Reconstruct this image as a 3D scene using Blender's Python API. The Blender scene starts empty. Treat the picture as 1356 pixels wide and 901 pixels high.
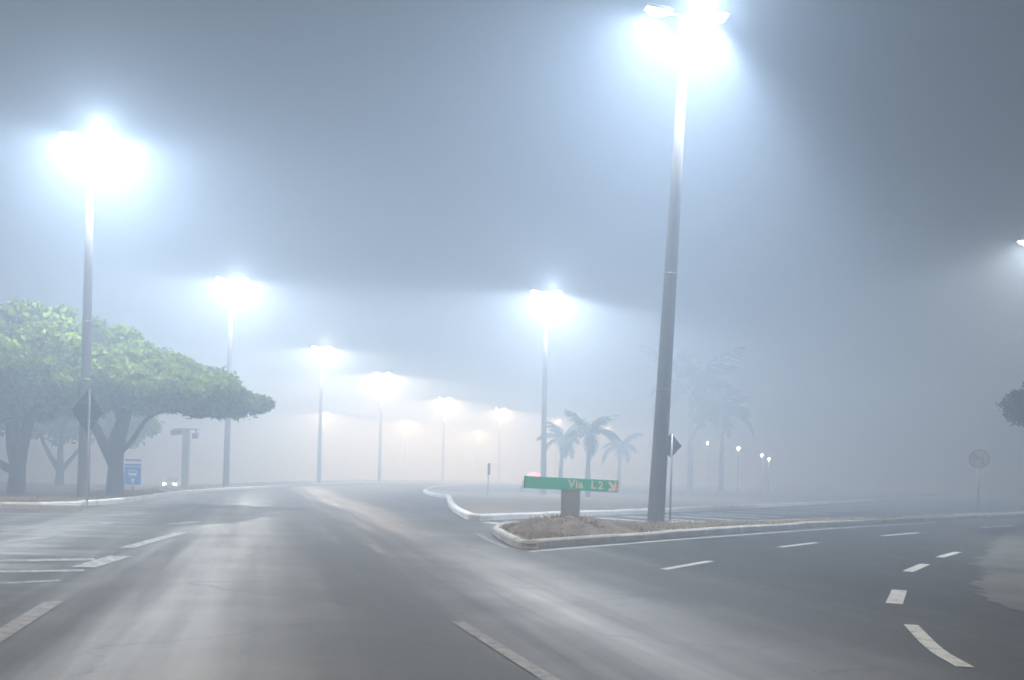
import bpy, bmesh, math, random
import numpy as np
from mathutils import Vector, Matrix
from mathutils.geometry import tessellate_polygon

R = math.radians
random.seed(7)
rng = np.random.default_rng(11)
sc = bpy.context.scene
COL = sc.collection

# ------------------------------------------------------------------ camera
FPX, HZ, ROLL, CAMZ = 1318.0, 630.0, R(1.5), 1.25     # survey frame used to lay out the plan
cam = bpy.data.cameras.new("camera")
cam.sensor_width = 36.0
cam.lens = 36.0 * FPX / 1356.0
cam.shift_y = (HZ - 450.5) / 1356.0
cam.clip_start = 0.05
cam.clip_end = 3000
camo = bpy.data.objects.new("camera", cam)
COL.objects.link(camo)
camo.matrix_world = Matrix.Translation((0, 0, CAMZ)) @ Matrix.Rotation(R(90), 4, 'X') @ Matrix.Rotation(ROLL, 4, 'Z')
sc.camera = camo


def uv(px, py):
    dx, dy = px - 678.0, py - HZ
    return (dx * math.cos(ROLL) + dy * math.sin(ROLL)) / FPX, (-dx * math.sin(ROLL) + dy * math.cos(ROLL)) / FPX


def G(px, py, z=0.0):
    u, v = uv(px, py)
    Y = (CAMZ - z) / v
    return Vector((u * Y, Y, z))


def P(px, py, Y):
    u, v = uv(px, py)
    return Vector((u * Y, Y, CAMZ - v * Y))


# ------------------------------------------------------------------ materials
def mat(name):
    m = bpy.data.materials.new(name)
    m.use_nodes = True
    nt = m.node_tree
    b = nt.nodes["Principled BSDF"]
    return m, nt, b


def N(nt, t, **kw):
    n = nt.nodes.new(t)
    for k, v in kw.items():
        if k in n.inputs:
            n.inputs[k].default_value = v
        else:
            setattr(n, k, v)
    return n


def ramp(nt, stops):
    r = nt.nodes.new('ShaderNodeValToRGB')
    el = r.color_ramp.elements
    while len(el) < len(stops):
        el.new(0.5)
    for e, (p, c) in zip(el, stops):
        e.position = p
        e.color = (c, c, c, 1) if isinstance(c, (int, float)) else (*c, 1)
    return r


def noisy(name, c1, c2, scale=6.0, rough=0.8, bump=0.0, bscale=40.0, detail=6, spec=0.4, coords='Object', stretch=(1, 1, 1), metallic=0.0):
    m, nt, b = mat(name)
    L = nt.links
    tc = N(nt, 'ShaderNodeTexCoord')
    mp = N(nt, 'ShaderNodeMapping')
    mp.inputs['Scale'].default_value = stretch
    L.new(tc.outputs[coords], mp.inputs['Vector'])
    n1 = N(nt, 'ShaderNodeTexNoise', Scale=scale, Detail=detail, Roughness=0.62)
    L.new(mp.outputs[0], n1.inputs['Vector'])
    r = ramp(nt, [(0.3, c1), (0.7, c2)])
    L.new(n1.outputs['Fac'], r.inputs[0])
    L.new(r.outputs[0], b.inputs['Base Color'])
    b.inputs['Roughness'].default_value = rough
    b.inputs['Specular IOR Level'].default_value = spec
    b.inputs['Metallic'].default_value = metallic
    if bump:
        n2 = N(nt, 'ShaderNodeTexNoise', Scale=bscale, Detail=4)
        L.new(tc.outputs[coords], n2.inputs['Vector'])
        bp = N(nt, 'ShaderNodeBump', Strength=bump, Distance=0.03)
        L.new(n2.outputs['Fac'], bp.inputs['Height'])
        L.new(bp.outputs[0], b.inputs['Normal'])
    return m


def emit(name, col, strength):
    m, nt, b = mat(name)
    b.inputs['Base Color'].default_value = (*[min(1, c) * 0.8 for c in col], 1)
    b.inputs['Emission Color'].default_value = (*col, 1)
    b.inputs['Emission Strength'].default_value = strength
    m.cycles.emission_sampling = 'NONE'
    return m


def asphalt_mat():
    m, nt, b = mat("asphalt")
    L = nt.links
    geo = N(nt, 'ShaderNodeNewGeometry')
    # road frame: main carriageway heads 13.9 degrees left of +Y
    mp = N(nt, 'ShaderNodeMapping')
    mp.vector_type = 'POINT'
    mp.inputs['Rotation'].default_value = (0, 0, R(-13.9))
    L.new(geo.outputs['Position'], mp.inputs['Vector'])
    sep = N(nt, 'ShaderNodeSeparateXYZ')
    L.new(mp.outputs[0], sep.inputs[0])
    # long streaks worn along the lane
    st = N(nt, 'ShaderNodeMapping')
    st.inputs['Scale'].default_value = (1.9, 0.07, 1)
    L.new(mp.outputs[0], st.inputs['Vector'])
    ns = N(nt, 'ShaderNodeTexNoise', Scale=1.0, Detail=5, Roughness=0.55)
    L.new(st.outputs[0], ns.inputs['Vector'])
    # wheel paths, two per 3.54 m lane
    w0 = N(nt, 'ShaderNodeMath', operation='MULTIPLY_ADD')
    w0.inputs[1].default_value = 2 * math.pi / 3.54
    w0.inputs[2].default_value = 1.55
    L.new(sep.outputs['X'], w0.inputs[0])
    wob = N(nt, 'ShaderNodeMath', operation='MULTIPLY_ADD')
    wob.inputs[1].default_value = 2.0
    L.new(ns.outputs['Fac'], wob.inputs[0])
    L.new(w0.outputs[0], wob.inputs[2])
    sn = N(nt, 'ShaderNodeMath', operation='SINE')
    L.new(wob.outputs[0], sn.inputs[0])
    pa = N(nt, 'ShaderNodeMapRange')
    pa.inputs['From Min'].default_value = -1
    pa.inputs['From Max'].default_value = 1
    L.new(sn.outputs[0], pa.inputs['Value'])
    # fade wheel paths on the wide turning area at the right
    fd = N(nt, 'ShaderNodeMapRange')
    fd.inputs['From Min'].default_value = 4.2
    fd.inputs['From Max'].default_value = 6.5
    fd.inputs['To Min'].default_value = 1
    fd.inputs['To Max'].default_value = 0.0
    L.new(sep.outputs['X'], fd.inputs['Value'])
    pm = N(nt, 'ShaderNodeMath', operation='MULTIPLY')
    L.new(pa.outputs[0], pm.inputs[0])
    L.new(fd.outputs[0], pm.inputs[1])
    # blotches and aggregate
    nb = N(nt, 'ShaderNodeTexNoise', Scale=0.45, Detail=8, Roughness=0.62)
    L.new(geo.outputs['Position'], nb.inputs['Vector'])
    na = N(nt, 'ShaderNodeTexNoise', Scale=70, Detail=3, Roughness=0.7)
    L.new(geo.outputs['Position'], na.inputs['Vector'])
    s1 = N(nt, 'ShaderNodeMath', operation='MULTIPLY_ADD')
    s1.inputs[1].default_value = 0.6
    L.new(pm.outputs[0], s1.inputs[0])
    s0 = N(nt, 'ShaderNodeMath', operation='MULTIPLY')
    s0.inputs[1].default_value = 0.40
    nsc = N(nt, 'ShaderNodeMapRange')
    nsc.inputs['From Min'].default_value = 0.33
    nsc.inputs['From Max'].default_value = 0.67
    L.new(ns.outputs['Fac'], nsc.inputs['Value'])
    L.new(nsc.outputs[0], s0.inputs[0])
    L.new(s0.outputs[0], s1.inputs[2])
    tm = N(nt, 'ShaderNodeMapping')
    tm.inputs['Scale'].default_value = (0.22, 1.5, 1)
    tm.inputs['Rotation'].default_value = (0, 0, R(4))
    L.new(geo.outputs['Position'], tm.inputs['Vector'])
    tn = N(nt, 'ShaderNodeTexNoise', Scale=1.0, Detail=6, Roughness=0.6)
    L.new(tm.outputs[0], tn.inputs['Vector'])
    tr = ramp(nt, [(0.46, 0.0), (0.66, 1.0)])
    L.new(tn.outputs['Fac'], tr.inputs[0])
    tk = N(nt, 'ShaderNodeMapRange')
    tk.inputs['From Min'].default_value = -1.6
    tk.inputs['From Max'].default_value = -3.4
    tk.inputs['To Max'].default_value = 1.2
    L.new(sep.outputs['X'], tk.inputs['Value'])
    tt = N(nt, 'ShaderNodeMath', operation='MULTIPLY')
    L.new(tr.outputs[0], tt.inputs[0])
    L.new(tk.outputs[0], tt.inputs[1])
    pq = N(nt, 'ShaderNodeMath', operation='ADD')
    L.new(pm.outputs[0], pq.inputs[0])
    L.new(tt.outputs[0], pq.inputs[1])
    L.new(pq.outputs[0], s1.inputs[0])
    s2 = N(nt, 'ShaderNodeMath', operation='MULTIPLY_ADD')
    s2.inputs[1].default_value = 0.7
    L.new(nb.outputs['Fac'], s2.inputs[0])
    L.new(s1.outputs[0], s2.inputs[2])
    s3 = N(nt, 'ShaderNodeMath', operation='MULTIPLY_ADD')
    s3.inputs[1].default_value = 0.7
    L.new(na.outputs['Fac'], s3.inputs[0])
    L.new(s2.outputs[0], s3.inputs[2])
    rc = ramp(nt, [(0.42, (0.028, 0.0235, 0.0182)), (0.72, (0.071, 0.060, 0.0465)), (1.0, (0.165, 0.142, 0.112))])
    mr = N(nt, 'ShaderNodeMapRange')
    mr.inputs['From Min'].default_value = 0.25
    mr.inputs['From Max'].default_value = 1.75
    L.new(s3.outputs[0], mr.inputs['Value'])
    L.new(mr.outputs[0], rc.inputs[0])
    beam_dim = N(nt, 'ShaderNodeMapRange')  # road colour darkened to the right, standing in for the lamp beams' falloff
    beam_dim.inputs['From Min'].default_value = 4.0
    beam_dim.inputs['From Max'].default_value = 6.2
    beam_dim.inputs['To Min'].default_value = 1.0
    beam_dim.inputs['To Max'].default_value = 0.40
    L.new(sep.outputs['X'], beam_dim.inputs['Value'])
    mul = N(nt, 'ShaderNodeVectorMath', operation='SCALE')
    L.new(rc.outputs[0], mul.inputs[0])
    L.new(beam_dim.outputs[0], mul.inputs['Scale'])
    # a few thin cracks, broken up so that they come and go
    cw = N(nt, 'ShaderNodeTexNoise', Scale=1.1, Detail=5, Roughness=0.65)
    L.new(geo.outputs['Position'], cw.inputs['Vector'])
    cwm = N(nt, 'ShaderNodeVectorMath', operation='MULTIPLY_ADD')
    cwm.inputs[1].default_value = (1.1, 1.1, 0)
    L.new(cw.outputs['Color'], cwm.inputs[0])
    L.new(geo.outputs['Position'], cwm.inputs[2])
    vo = N(nt, 'ShaderNodeTexVoronoi', feature='DISTANCE_TO_EDGE')
    vo.inputs['Scale'].default_value = 0.33
    L.new(cwm.outputs[0], vo.inputs['Vector'])
    ck = N(nt, 'ShaderNodeMapRange')
    ck.inputs['From Min'].default_value = 0.002
    ck.inputs['From Max'].default_value = 0.008
    ck.inputs['To Min'].default_value = 0.45
    ck.inputs['To Max'].default_value = 1.0
    L.new(vo.outputs['Distance'], ck.inputs['Value'])
    cm = ramp(nt, [(0.45, 0.0), (0.58, 1.0)])
    L.new(nb.outputs['Fac'], cm.inputs[0])
    cx = N(nt, 'ShaderNodeMath', operation='MAXIMUM')
    L.new(ck.outputs[0], cx.inputs[0])
    L.new(cm.outputs[0], cx.inputs[1])
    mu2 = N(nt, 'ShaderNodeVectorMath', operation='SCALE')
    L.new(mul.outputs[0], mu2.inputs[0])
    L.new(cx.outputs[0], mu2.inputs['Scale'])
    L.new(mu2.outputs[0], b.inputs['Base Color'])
    # polished wheel paths are smoother
    rr = N(nt, 'ShaderNodeMapRange')
    rr.inputs['From Min'].default_value = 0.6
    rr.inputs['From Max'].default_value = 1.45
    rr.inputs['To Min'].default_value = 0.68
    rr.inputs['To Max'].default_value = 0.40
    L.new(s2.outputs[0], rr.inputs['Value'])
    L.new(rr.outputs[0], b.inputs['Roughness'])
    sp_ = N(nt, 'ShaderNodeMath', operation='MULTIPLY')
    sp_.inputs[1].default_value = 0.45
    L.new(beam_dim.outputs[0], sp_.inputs[0])
    L.new(sp_.outputs[0], b.inputs['Specular IOR Level'])
    bp = N(nt, 'ShaderNodeBump', Strength=0.5, Distance=0.012)
    L.new(na.outputs['Fac'], bp.inputs['Height'])
    L.new(bp.outputs[0], b.inputs['Normal'])
    return m


def paint_mat(name, c, wear, spec=0.5):
    """thermoplastic paint, worn through to the asphalt in places"""
    m, nt, b = mat(name)
    L = nt.links
    geo = N(nt, 'ShaderNodeNewGeometry')
    n1 = N(nt, 'ShaderNodeTexNoise', Scale=7, Detail=7, Roughness=0.7)
    L.new(geo.outputs['Position'], n1.inputs['Vector'])
    r = ramp(nt, [(wear - 0.12, (0.06, 0.06, 0.058)), (wear + 0.1, c)])
    L.new(n1.outputs['Fac'], r.inputs[0])
    L.new(r.outputs[0], b.inputs['Base Color'])
    b.inputs['Roughness'].default_value = 0.6
    b.inputs['Specular IOR Level'].default_value = spec
    return m


def leaf_mat(name, c1, c2, trans=0.45):
    m, nt, b = mat(name)
    L = nt.links
    geo = N(nt, 'ShaderNodeNewGeometry')
    n1 = N(nt, 'ShaderNodeTexNoise', Scale=1.3, Detail=5, Roughness=0.7)
    L.new(geo.outputs['Position'], n1.inputs['Vector'])
    mx = N(nt, 'ShaderNodeMath', operation='MULTIPLY_ADD')
    mx.inputs[1].default_value = 0.35
    L.new(geo.outputs['Random Per Island'], mx.inputs[0])
    sb = N(nt, 'ShaderNodeMath', operation='SUBTRACT')
    sb.inputs[1].default_value = 0.17
    L.new(n1.outputs['Fac'], sb.inputs[0])
    L.new(sb.outputs[0], mx.inputs[2])
    r = ramp(nt, [(0.3, c1), (0.7, c2)])
    L.new(mx.outputs[0], r.inputs[0])
    L.new(r.outputs[0], b.inputs['Base Color'])
    b.inputs['Roughness'].default_value = 0.6
    b.inputs['Specular IOR Level'].default_value = 0.35
    tr = N(nt, 'ShaderNodeBsdfTranslucent')
    L.new(r.outputs[0], tr.inputs['Color'])
    mix = N(nt, 'ShaderNodeMixShader', Fac=trans)
    mix.inputs[0].default_value = trans
    L.new(b.outputs[0], mix.inputs[1])
    L.new(tr.outputs[0], mix.inputs[2])
    out = nt.nodes['Material Output']
    L.new(mix.outputs[0], out.inputs['Surface'])
    return m


M = {}
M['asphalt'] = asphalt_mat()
M['white_paint'] = paint_mat("white_road_paint", (0.62, 0.59, 0.52), 0.40)
M['faded_paint'] = paint_mat("faded_road_paint", (0.21, 0.16, 0.105), 0.50)
M['worn_paint'] = paint_mat("worn_road_paint", (0.50, 0.48, 0.45), 0.50)
M['concrete'] = noisy("concrete", (0.22, 0.21, 0.195), (0.36, 0.345, 0.32), 3.0, 0.85, 0.25, 30, stretch=(1, 1, 0.25))
M['pole'] = noisy("pole_concrete", (0.06, 0.052, 0.045), (0.12, 0.105, 0.09), 2.5, 0.9, 0.3, 26, stretch=(1, 1, 0.2))
M['kerb'] = noisy("kerb_concrete", (0.36, 0.34, 0.31), (0.66, 0.63, 0.58), 1.6, 0.85, 0.3, 22)
M['whitewash'] = noisy("whitewashed_kerb", (0.62, 0.61, 0.58), (0.84, 0.83, 0.80), 2.2, 0.8, 0.3, 22)
M['soil'] = noisy("dry_soil", (0.10, 0.075, 0.05), (0.24, 0.185, 0.125), 0.9, 0.95, 0.8, 14, detail=9)
M['mound'] = noisy("mound_soil", (0.10, 0.066, 0.042), (0.26, 0.175, 0.115), 3.2, 0.95, 0.9, 9, detail=9)
M['dust'] = noisy("dusty_shoulder", (0.055, 0.051, 0.045), (0.17, 0.157, 0.135), 0.55, 0.9, 0.5, 18, detail=9)
M['grass'] = noisy("dry_grass", (0.20, 0.15, 0.06), (0.40, 0.31, 0.15), 3.0, 0.9)
M['metal'] = noisy("galvanised_metal", (0.25, 0.25, 0.25), (0.38, 0.38, 0.38), 5, 0.45, spec=0.5, metallic=0.6)
M['dark_metal'] = noisy("dark_grey_metal", (0.05, 0.05, 0.052), (0.085, 0.085, 0.088), 5, 0.5)
M['sign_back'] = noisy("sign_back", (0.012, 0.013, 0.015), (0.022, 0.023, 0.026), 5, 0.85, spec=0.15)
M['green'] = noisy("green_sign_sheet", (0.012, 0.50, 0.30), (0.018, 0.56, 0.34), 3, 0.4)
M['green_edge'] = noisy("green_sign_edge", (0.003, 0.08, 0.05), (0.005, 0.10, 0.06), 3, 0.5)
M['sign_white'] = noisy("white_sign_sheet", (0.78, 0.77, 0.74), (0.86, 0.85, 0.82), 4, 0.45)
M['sign_orange_lit'] = noisy("orange_lit_paint", (0.75, 0.34, 0.12), (0.82, 0.44, 0.2), 6, 0.45)
M['sign_red'] = noisy("red_sign_sheet", (0.30, 0.03, 0.03), (0.38, 0.045, 0.04), 6, 0.5)
M['sign_black'] = noisy("black_sign_sheet", (0.02, 0.02, 0.02), (0.035, 0.035, 0.035), 6, 0.5)
M['sign_face'] = noisy("dull_sign_sheet", (0.24, 0.23, 0.22), (0.31, 0.30, 0.285), 6, 0.6)
M['blue'] = noisy("blue_sign_sheet", (0.02, 0.24, 0.80), (0.03, 0.28, 0.86), 4, 0.4)
M['navy'] = noisy("navy_sign_print", (0.01, 0.05, 0.24), (0.015, 0.06, 0.28), 4, 0.5)
M['bark'] = noisy("bark", (0.035, 0.028, 0.022), (0.10, 0.085, 0.068), 3.0, 0.95, 0.8, 12, stretch=(1, 1, 0.3))
M['palm_bark'] = noisy("palm_bark", (0.10, 0.092, 0.08), (0.19, 0.175, 0.155), 2.0, 0.9, 0.5, 10, stretch=(0.4, 0.4, 3))
M['leaf'] = leaf_mat("broad_leaf", (0.06, 0.11, 0.013), (0.22, 0.30, 0.026))
M['leaf_dull'] = leaf_mat("dull_leaf", (0.045, 0.055, 0.022), (0.10, 0.105, 0.045))
M['frond'] = leaf_mat("palm_leaf", (0.022, 0.042, 0.016), (0.05, 0.08, 0.028), 0.2)
M['crownshaft'] = noisy("crownshaft", (0.05, 0.09, 0.035), (0.08, 0.12, 0.05), 2, 0.5)
M['car_white'] = noisy("white_car_paint", (0.62, 0.62, 0.62), (0.66, 0.66, 0.66), 2, 0.25)
M['car_grey'] = noisy("grey_car_paint", (0.16, 0.16, 0.17), (0.19, 0.19, 0.20), 2, 0.25)
M['glass'] = noisy("dark_glass", (0.015, 0.018, 0.02), (0.03, 0.034, 0.038), 1, 0.08)
M['rubber'] = noisy("rubber", (0.015, 0.015, 0.015), (0.03, 0.03, 0.03), 8, 0.9)
M['led_cool'] = emit("cool_led_lens", (0.92, 0.97, 1.0), 2500)
M['led_warm'] = emit("warm_led_lens", (0.85, 0.92, 0.98), 12000)
M['headlight'] = emit("headlight_lens", (1.0, 0.99, 0.97), 160)
M['brake'] = emit("brake_lens", (1.0, 0.08, 0.14), 5)
M['bulb'] = emit("bulb_glass", (1.0, 0.93, 0.84), 260)


# ------------------------------------------------------------------ mesh helpers
def mk(name, bm, material, parent=None, smooth=False):
    me = bpy.data.meshes.new(name)
    bmesh.ops.recalc_face_normals(bm, faces=bm.faces[:])
    bm.to_mesh(me)
    bm.free()
    me.materials.append(material)
    if smooth:
        for p in me.polygons:
            p.use_smooth = True
    o = bpy.data.objects.new(name, me)
    COL.objects.link(o)
    if parent:
        o.parent = parent
    return o


def mk_raw(name, verts, faces, material, parent=None, smooth=False):
    me = bpy.data.meshes.new(name)
    me.from_pydata([tuple(v) for v in verts], [], [tuple(f) for f in faces])
    me.materials.append(material)
    if smooth:
        for p in me.polygons:
            p.use_smooth = True
    o = bpy.data.objects.new(name, me)
    COL.objects.link(o)
    if parent:
        o.parent = parent
    return o


def thing(name, label, cat, loc=(0, 0, 0), rotz=0.0, group=None):
    o = bpy.data.objects.new(name, None)
    o.empty_display_size = 0.2
    COL.objects.link(o)
    o.location = loc
    o.rotation_euler = (0, 0, rotz)
    o['label'] = label
    o['category'] = cat
    if group:
        o['group'] = group
    return o


def struct(o, kind='structure'):
    o['kind'] = kind
    return o


def box(bm, c, s, rot=None, bevel=0.0):
    r = bmesh.ops.create_cube(bm, size=1.0)
    vs = r['verts']
    mtx = Matrix.Translation(c) @ (rot.to_4x4() if rot else Matrix.Identity(4)) @ Matrix.Diagonal((*s, 1))
    bmesh.ops.transform(bm, matrix=mtx, verts=vs)
    if bevel:
        es = list({e for v in vs for e in v.link_edges})
        bmesh.ops.bevel(bm, geom=es, offset=bevel, segments=2, affect='EDGES', profile=0.5)


def tube(bm, pts, radii, seg=10, cap=True):
    pts = [Vector(p) for p in pts]
    rings = []
    side = None
    for i, p in enumerate(pts):
        t = (pts[min(i + 1, len(pts) - 1)] - pts[max(i - 1, 0)]).normalized()
        ref = side if side is not None else (Vector((1, 0, 0)) if abs(t.x) < 0.9 else Vector((0, 1, 0)))
        a = (ref - t * ref.dot(t)).normalized()
        b = t.cross(a)
        side = a
        rings.append([bm.verts.new(p + (a * math.cos(k * 2 * math.pi / seg) + b * math.sin(k * 2 * math.pi / seg)) * radii[i]) for k in range(seg)])
    for r0, r1 in zip(rings, rings[1:]):
        for k in range(seg):
            bm.faces.new((r0[k], r0[(k + 1) % seg], r1[(k + 1) % seg], r1[k]))
    if cap:
        bm.faces.new(rings[0][::-1])
        bm.faces.new(rings[-1])


def smoothline(pts, n=8):
    """Catmull-Rom through 2D/3D points"""
    pts = [Vector(p) for p in pts]
    ext = [pts[0] * 2 - pts[1]] + pts + [pts[-1] * 2 - pts[-2]]
    out = []
    for i in range(1, len(ext) - 2):
        p0, p1, p2, p3 = ext[i - 1:i + 3]
        for k in range(n):
            t = k / n
            out.append(0.5 * ((2 * p1) + (p2 - p0) * t + (2 * p0 - 5 * p1 + 4 * p2 - p3) * t * t + (3 * p1 - p0 - 3 * p2 + p3) * t ** 3))
    out.append(pts[-1])
    return out


def offset_line(pts, d):
    out = []
    for i, p in enumerate(pts):
        t = (pts[min(i + 1, len(pts) - 1)] - pts[max(i - 1, 0)])
        t.z = 0
        t.normalize()
        out.append(Vector((p.x + t.y * d, p.y - t.x * d, p.z)))   # +d = right of travel
    return out


def flat_poly(name, pts, z, material):
    vs = [Vector((p.x, p.y, z)) for p in pts]
    tris = tessellate_polygon([vs])
    o = mk_raw(name, vs, tris, material)
    bm = bmesh.new()
    bm.from_mesh(o.data)
    bmesh.ops.recalc_face_normals(bm, faces=bm.faces[:])
    for f in bm.faces:
        if f.normal.z < 0:
            f.normal_flip()
    bm.to_mesh(o.data)
    bm.free()
    return o


def kerb(name, pts, width, height, material, unit=1.0):
    """precast kerb stones swept along pts (width to the right of travel), small joints and uneven tops"""
    # resample
    segs = []
    acc = [0.0]
    for a, b in zip(pts, pts[1:]):
        acc.append(acc[-1] + (b - a).length)
    total = acc[-1]

    def at(s):
        s = max(0, min(total - 1e-6, s))
        for i in range(len(acc) - 1):
            if acc[i + 1] >= s:
                f = (s - acc[i]) / max(1e-9, acc[i + 1] - acc[i])
                p = pts[i].lerp(pts[i + 1], f)
                t = (pts[i + 1] - pts[i])
                t.z = 0
                t.normalize()
                return p, t
        return pts[-1], (pts[-1] - pts[-2]).normalized()
    bm = bmesh.new()
    rr = random.Random(int(total * 1000))
    s = 0.0
    while s < total:
        e = min(total, s + unit - 0.012)
        dz = rr.uniform(-0.012, 0.012)
        dl = rr.uniform(-0.012, 0.012)
        rings = []
        prof = [(0, -0.02), (0.0, height - 0.035), (0.03, height), (width - 0.02, height), (width, height - 0.02), (width, -0.02)]
        for q in (s, (s + e) / 2, e):
            p, t = at(q)
            n = Vector((t.y, -t.x, 0))
            rings.append([bm.verts.new((p.x + n.x * (w + dl), p.y + n.y * (w + dl), z + (dz if z > 0 else 0))) for w, z in prof])
        for r0, r1 in zip(rings, rings[1:]):
            for k in range(len(prof) - 1):
                bm.faces.new((r0[k], r0[k + 1], r1[k + 1], r1[k]))
        bm.faces.new(rings[0])
        bm.faces.new(rings[-1][::-1])
        s += unit
    return mk(name, bm, material)


def strip(bm, pts, width, z):
    a = offset_line(pts, -width / 2)
    b = offset_line(pts, width / 2)
    va = [bm.verts.new((p.x, p.y, z)) for p in a]
    vb = [bm.verts.new((p.x, p.y, z)) for p in b]
    for i in range(len(pts) - 1):
        bm.faces.new((va[i], va[i + 1], vb[i + 1], vb[i]))


# ------------------------------------------------------------------ ground and roads
def ground_z(x, y):
    d = min(1, max(0, (-x - 20) / 15)) * min(1, max(0, (y - 60) / 32))
    return -0.06 - 1.55 * d


xs = np.linspace(-290, 290, 117)
ys = np.linspace(-40, 430, 95)
vs = [(x, y, ground_z(x, y)) for y in ys for x in xs]
nx = len(xs)
fs = [(j * nx + i, j * nx + i + 1, (j + 1) * nx + i + 1, (j + 1) * nx + i) for j in range(len(ys) - 1) for i in range(nx - 1)]
struct(mk_raw('ground', vs, fs, M['soil']))

left_edge = smoothline([Vector((-60, 26.5, 0)), G(-60, 672), G(0, 672.5), G(60, 673), G(120, 670), G(165, 666), G(205, 660),
                        G(255, 653.5), Vector((-16.0, 62, 0)), Vector((-16.6, 80, 0)), Vector((-15.8, 98, 0)),
                        Vector((-12.5, 118, 0)), Vector((-6.5, 142, 0)), Vector((3, 168, 0)), Vector((16, 196, 0)), Vector((40, 235, 0))], 8)
main_right = smoothline([Vector((32, 212, 0)), Vector((18, 190, 0)), Vector((6, 160, 0)), Vector((-1.5, 133, 0)), Vector((-5.6, 108, 0)),
                         Vector((-6.6, 88, 0)), Vector((-6.0, 68, 0)), Vector((-4.6, 56, 0)), G(591, 660)], 8)
far_front = smoothline([G(591, 660), G(594, 671), G(608, 683), G(630, 689.5), G(700, 687), G(800, 683), G(900, 678.5), G(1000, 673),
                        G(1100, 667.5), G(1220, 660), G(1300, 658.5), Vector((95, 135, 0)), Vector((150, 160, 0))], 8)
near_front = smoothline([G(652, 707), G(664, 716), G(683, 725), G(700, 728), G(730, 725.5), G(800, 719.5), G(900, 711.5), G(1000, 703.5),
                         G(1100, 697), G(1200, 691.5), G(1300, 686.5), G(1400, 682)], 8)
near_back = smoothline([G(1400, 679.5), G(1300, 683.5), G(1200, 688), G(1100, 692.5), G(1000, 696), G(900, 697.5), G(800, 697.5), G(720, 697),
                        G(680, 698.5), G(658, 702), G(652, 707)], 8)

# asphalt: one sheet under the kerbs, a little wider than the carriageways
road_pts = [Vector((-60, -20, 0)), Vector((60, -20, 0)), Vector((90, 60, 0)), Vector((150, 162, 0)), Vector((60, 235, 0)), Vector((38, 240, 0)),
            Vector((-20, 170, 0)), Vector((-21, 60, 0)), Vector((-24, 40, 0)), Vector((-60, 30, 0))]
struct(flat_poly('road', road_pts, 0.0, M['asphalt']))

# left verge
far_left = [Vector((34, 238, 0)), Vector((-2, 190, 0)), Vector((-16, 150, 0)), Vector((-23, 120, 0)), Vector((-21.5, 75, 0)), Vector((-21, 62, 0)), Vector((-26, 57.5, 0)), Vector((-48, 57, 0)), Vector((-90, 57, 0)), Vector((-90, 27, 0))]
inner = offset_line(left_edge, -0.1)
struct(flat_poly('verge', inner + far_left, 0.105, M['soil']))
struct(kerb('kerb', left_edge[::-1], 0.16, 0.16, M['whitewash']))
# big island between the main road and the turning road
isl = main_right + far_front[1:]
struct(flat_poly('traffic_island', offset_line(isl, 0.0)[:-1] + [Vector((150, 160, 0)), Vector((150, 212, 0))], 0.10, M['soil']))
struct(kerb('kerb', isl[::-1], 0.22, 0.17, M['whitewash']))
# small island carrying the direction sign
nisl = near_front + near_back[1:-1]
struct(flat_poly('traffic_island', nisl, 0.10, M['soil']))
struct(kerb('kerb', (near_front + near_back[1:])[::-1], 0.16, 0.145, M['kerb']))

# dusty shoulder on the right
sh = smoothline([G(1420, 830), G(1356, 812), G(1310, 795), G(1288, 775), G(1302, 760), G(1290, 747), G(1306, 730), G(1330, 708), G(1380, 694), G(1460, 686)], 6)
rs = random.Random(9)
fine = []
for p, q in zip(sh, sh[1:]):
    n_ = max(1, int((q - p).length / 0.12))
    for k in range(n_):
        r0 = p.lerp(q, k / n_)
        fine.append(Vector((r0.x + rs.uniform(-0.09, 0.13), r0.y + rs.uniform(-0.12, 0.12), 0)))
struct(flat_poly('dusty_shoulder', fine + [Vector((60, 40, 0)), Vector((40, 5, 0))], 0.006, M['dust']))

# painted markings -----------------------------------------------------------
DIR = Vector((-math.sin(R(13.9)), math.cos(R(13.9)), 0))
NOR = Vector((math.cos(R(13.9)), math.sin(R(13.9)), 0))


def lane_pt(s, t):
    return NOR * s + DIR * t


bm = bmesh.new()
for (a, b) in ((G(-30, 861), G(72, 797)), ):
    strip(bm, [a, b], 0.16, 0.005)
strip(bm, [G(606, 824), G(660, 858), G(740, 908)], 0.11, 0.005)
strip(bm, [G(492, 722), G(506, 733)], 0.12, 0.005)
struct(mk('lane_marking', bm, M['faded_paint']))

bm = bmesh.new()
strip(bm, [G(110, 752), G(160, 737)], 0.30, 0.006)
strip(bm, [G(168, 726), G(240, 706)], 0.22, 0.006)
for (x0, y0, x1, y1, w) in ((-40, 743, 126, 741, 0.30), (-40, 757, 112, 756, 0.22), (-40, 774, 80, 769, 0.14), (-40, 722, 60, 712, 0.3),
                            (40, 700, 150, 693, 0.25), (-30, 703, 40, 700, 0.25), (100, 685, 190, 680, 0.3), (225, 694, 262, 691, 0.3)):
    strip(bm, [G(x0, y0), G((x0 + x1) / 2, (y0 + y1) / 2 + 0.6), G(x1, y1)], w, 0.004)
struct(mk('crossing_marking', bm, M['worn_paint']))

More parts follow.
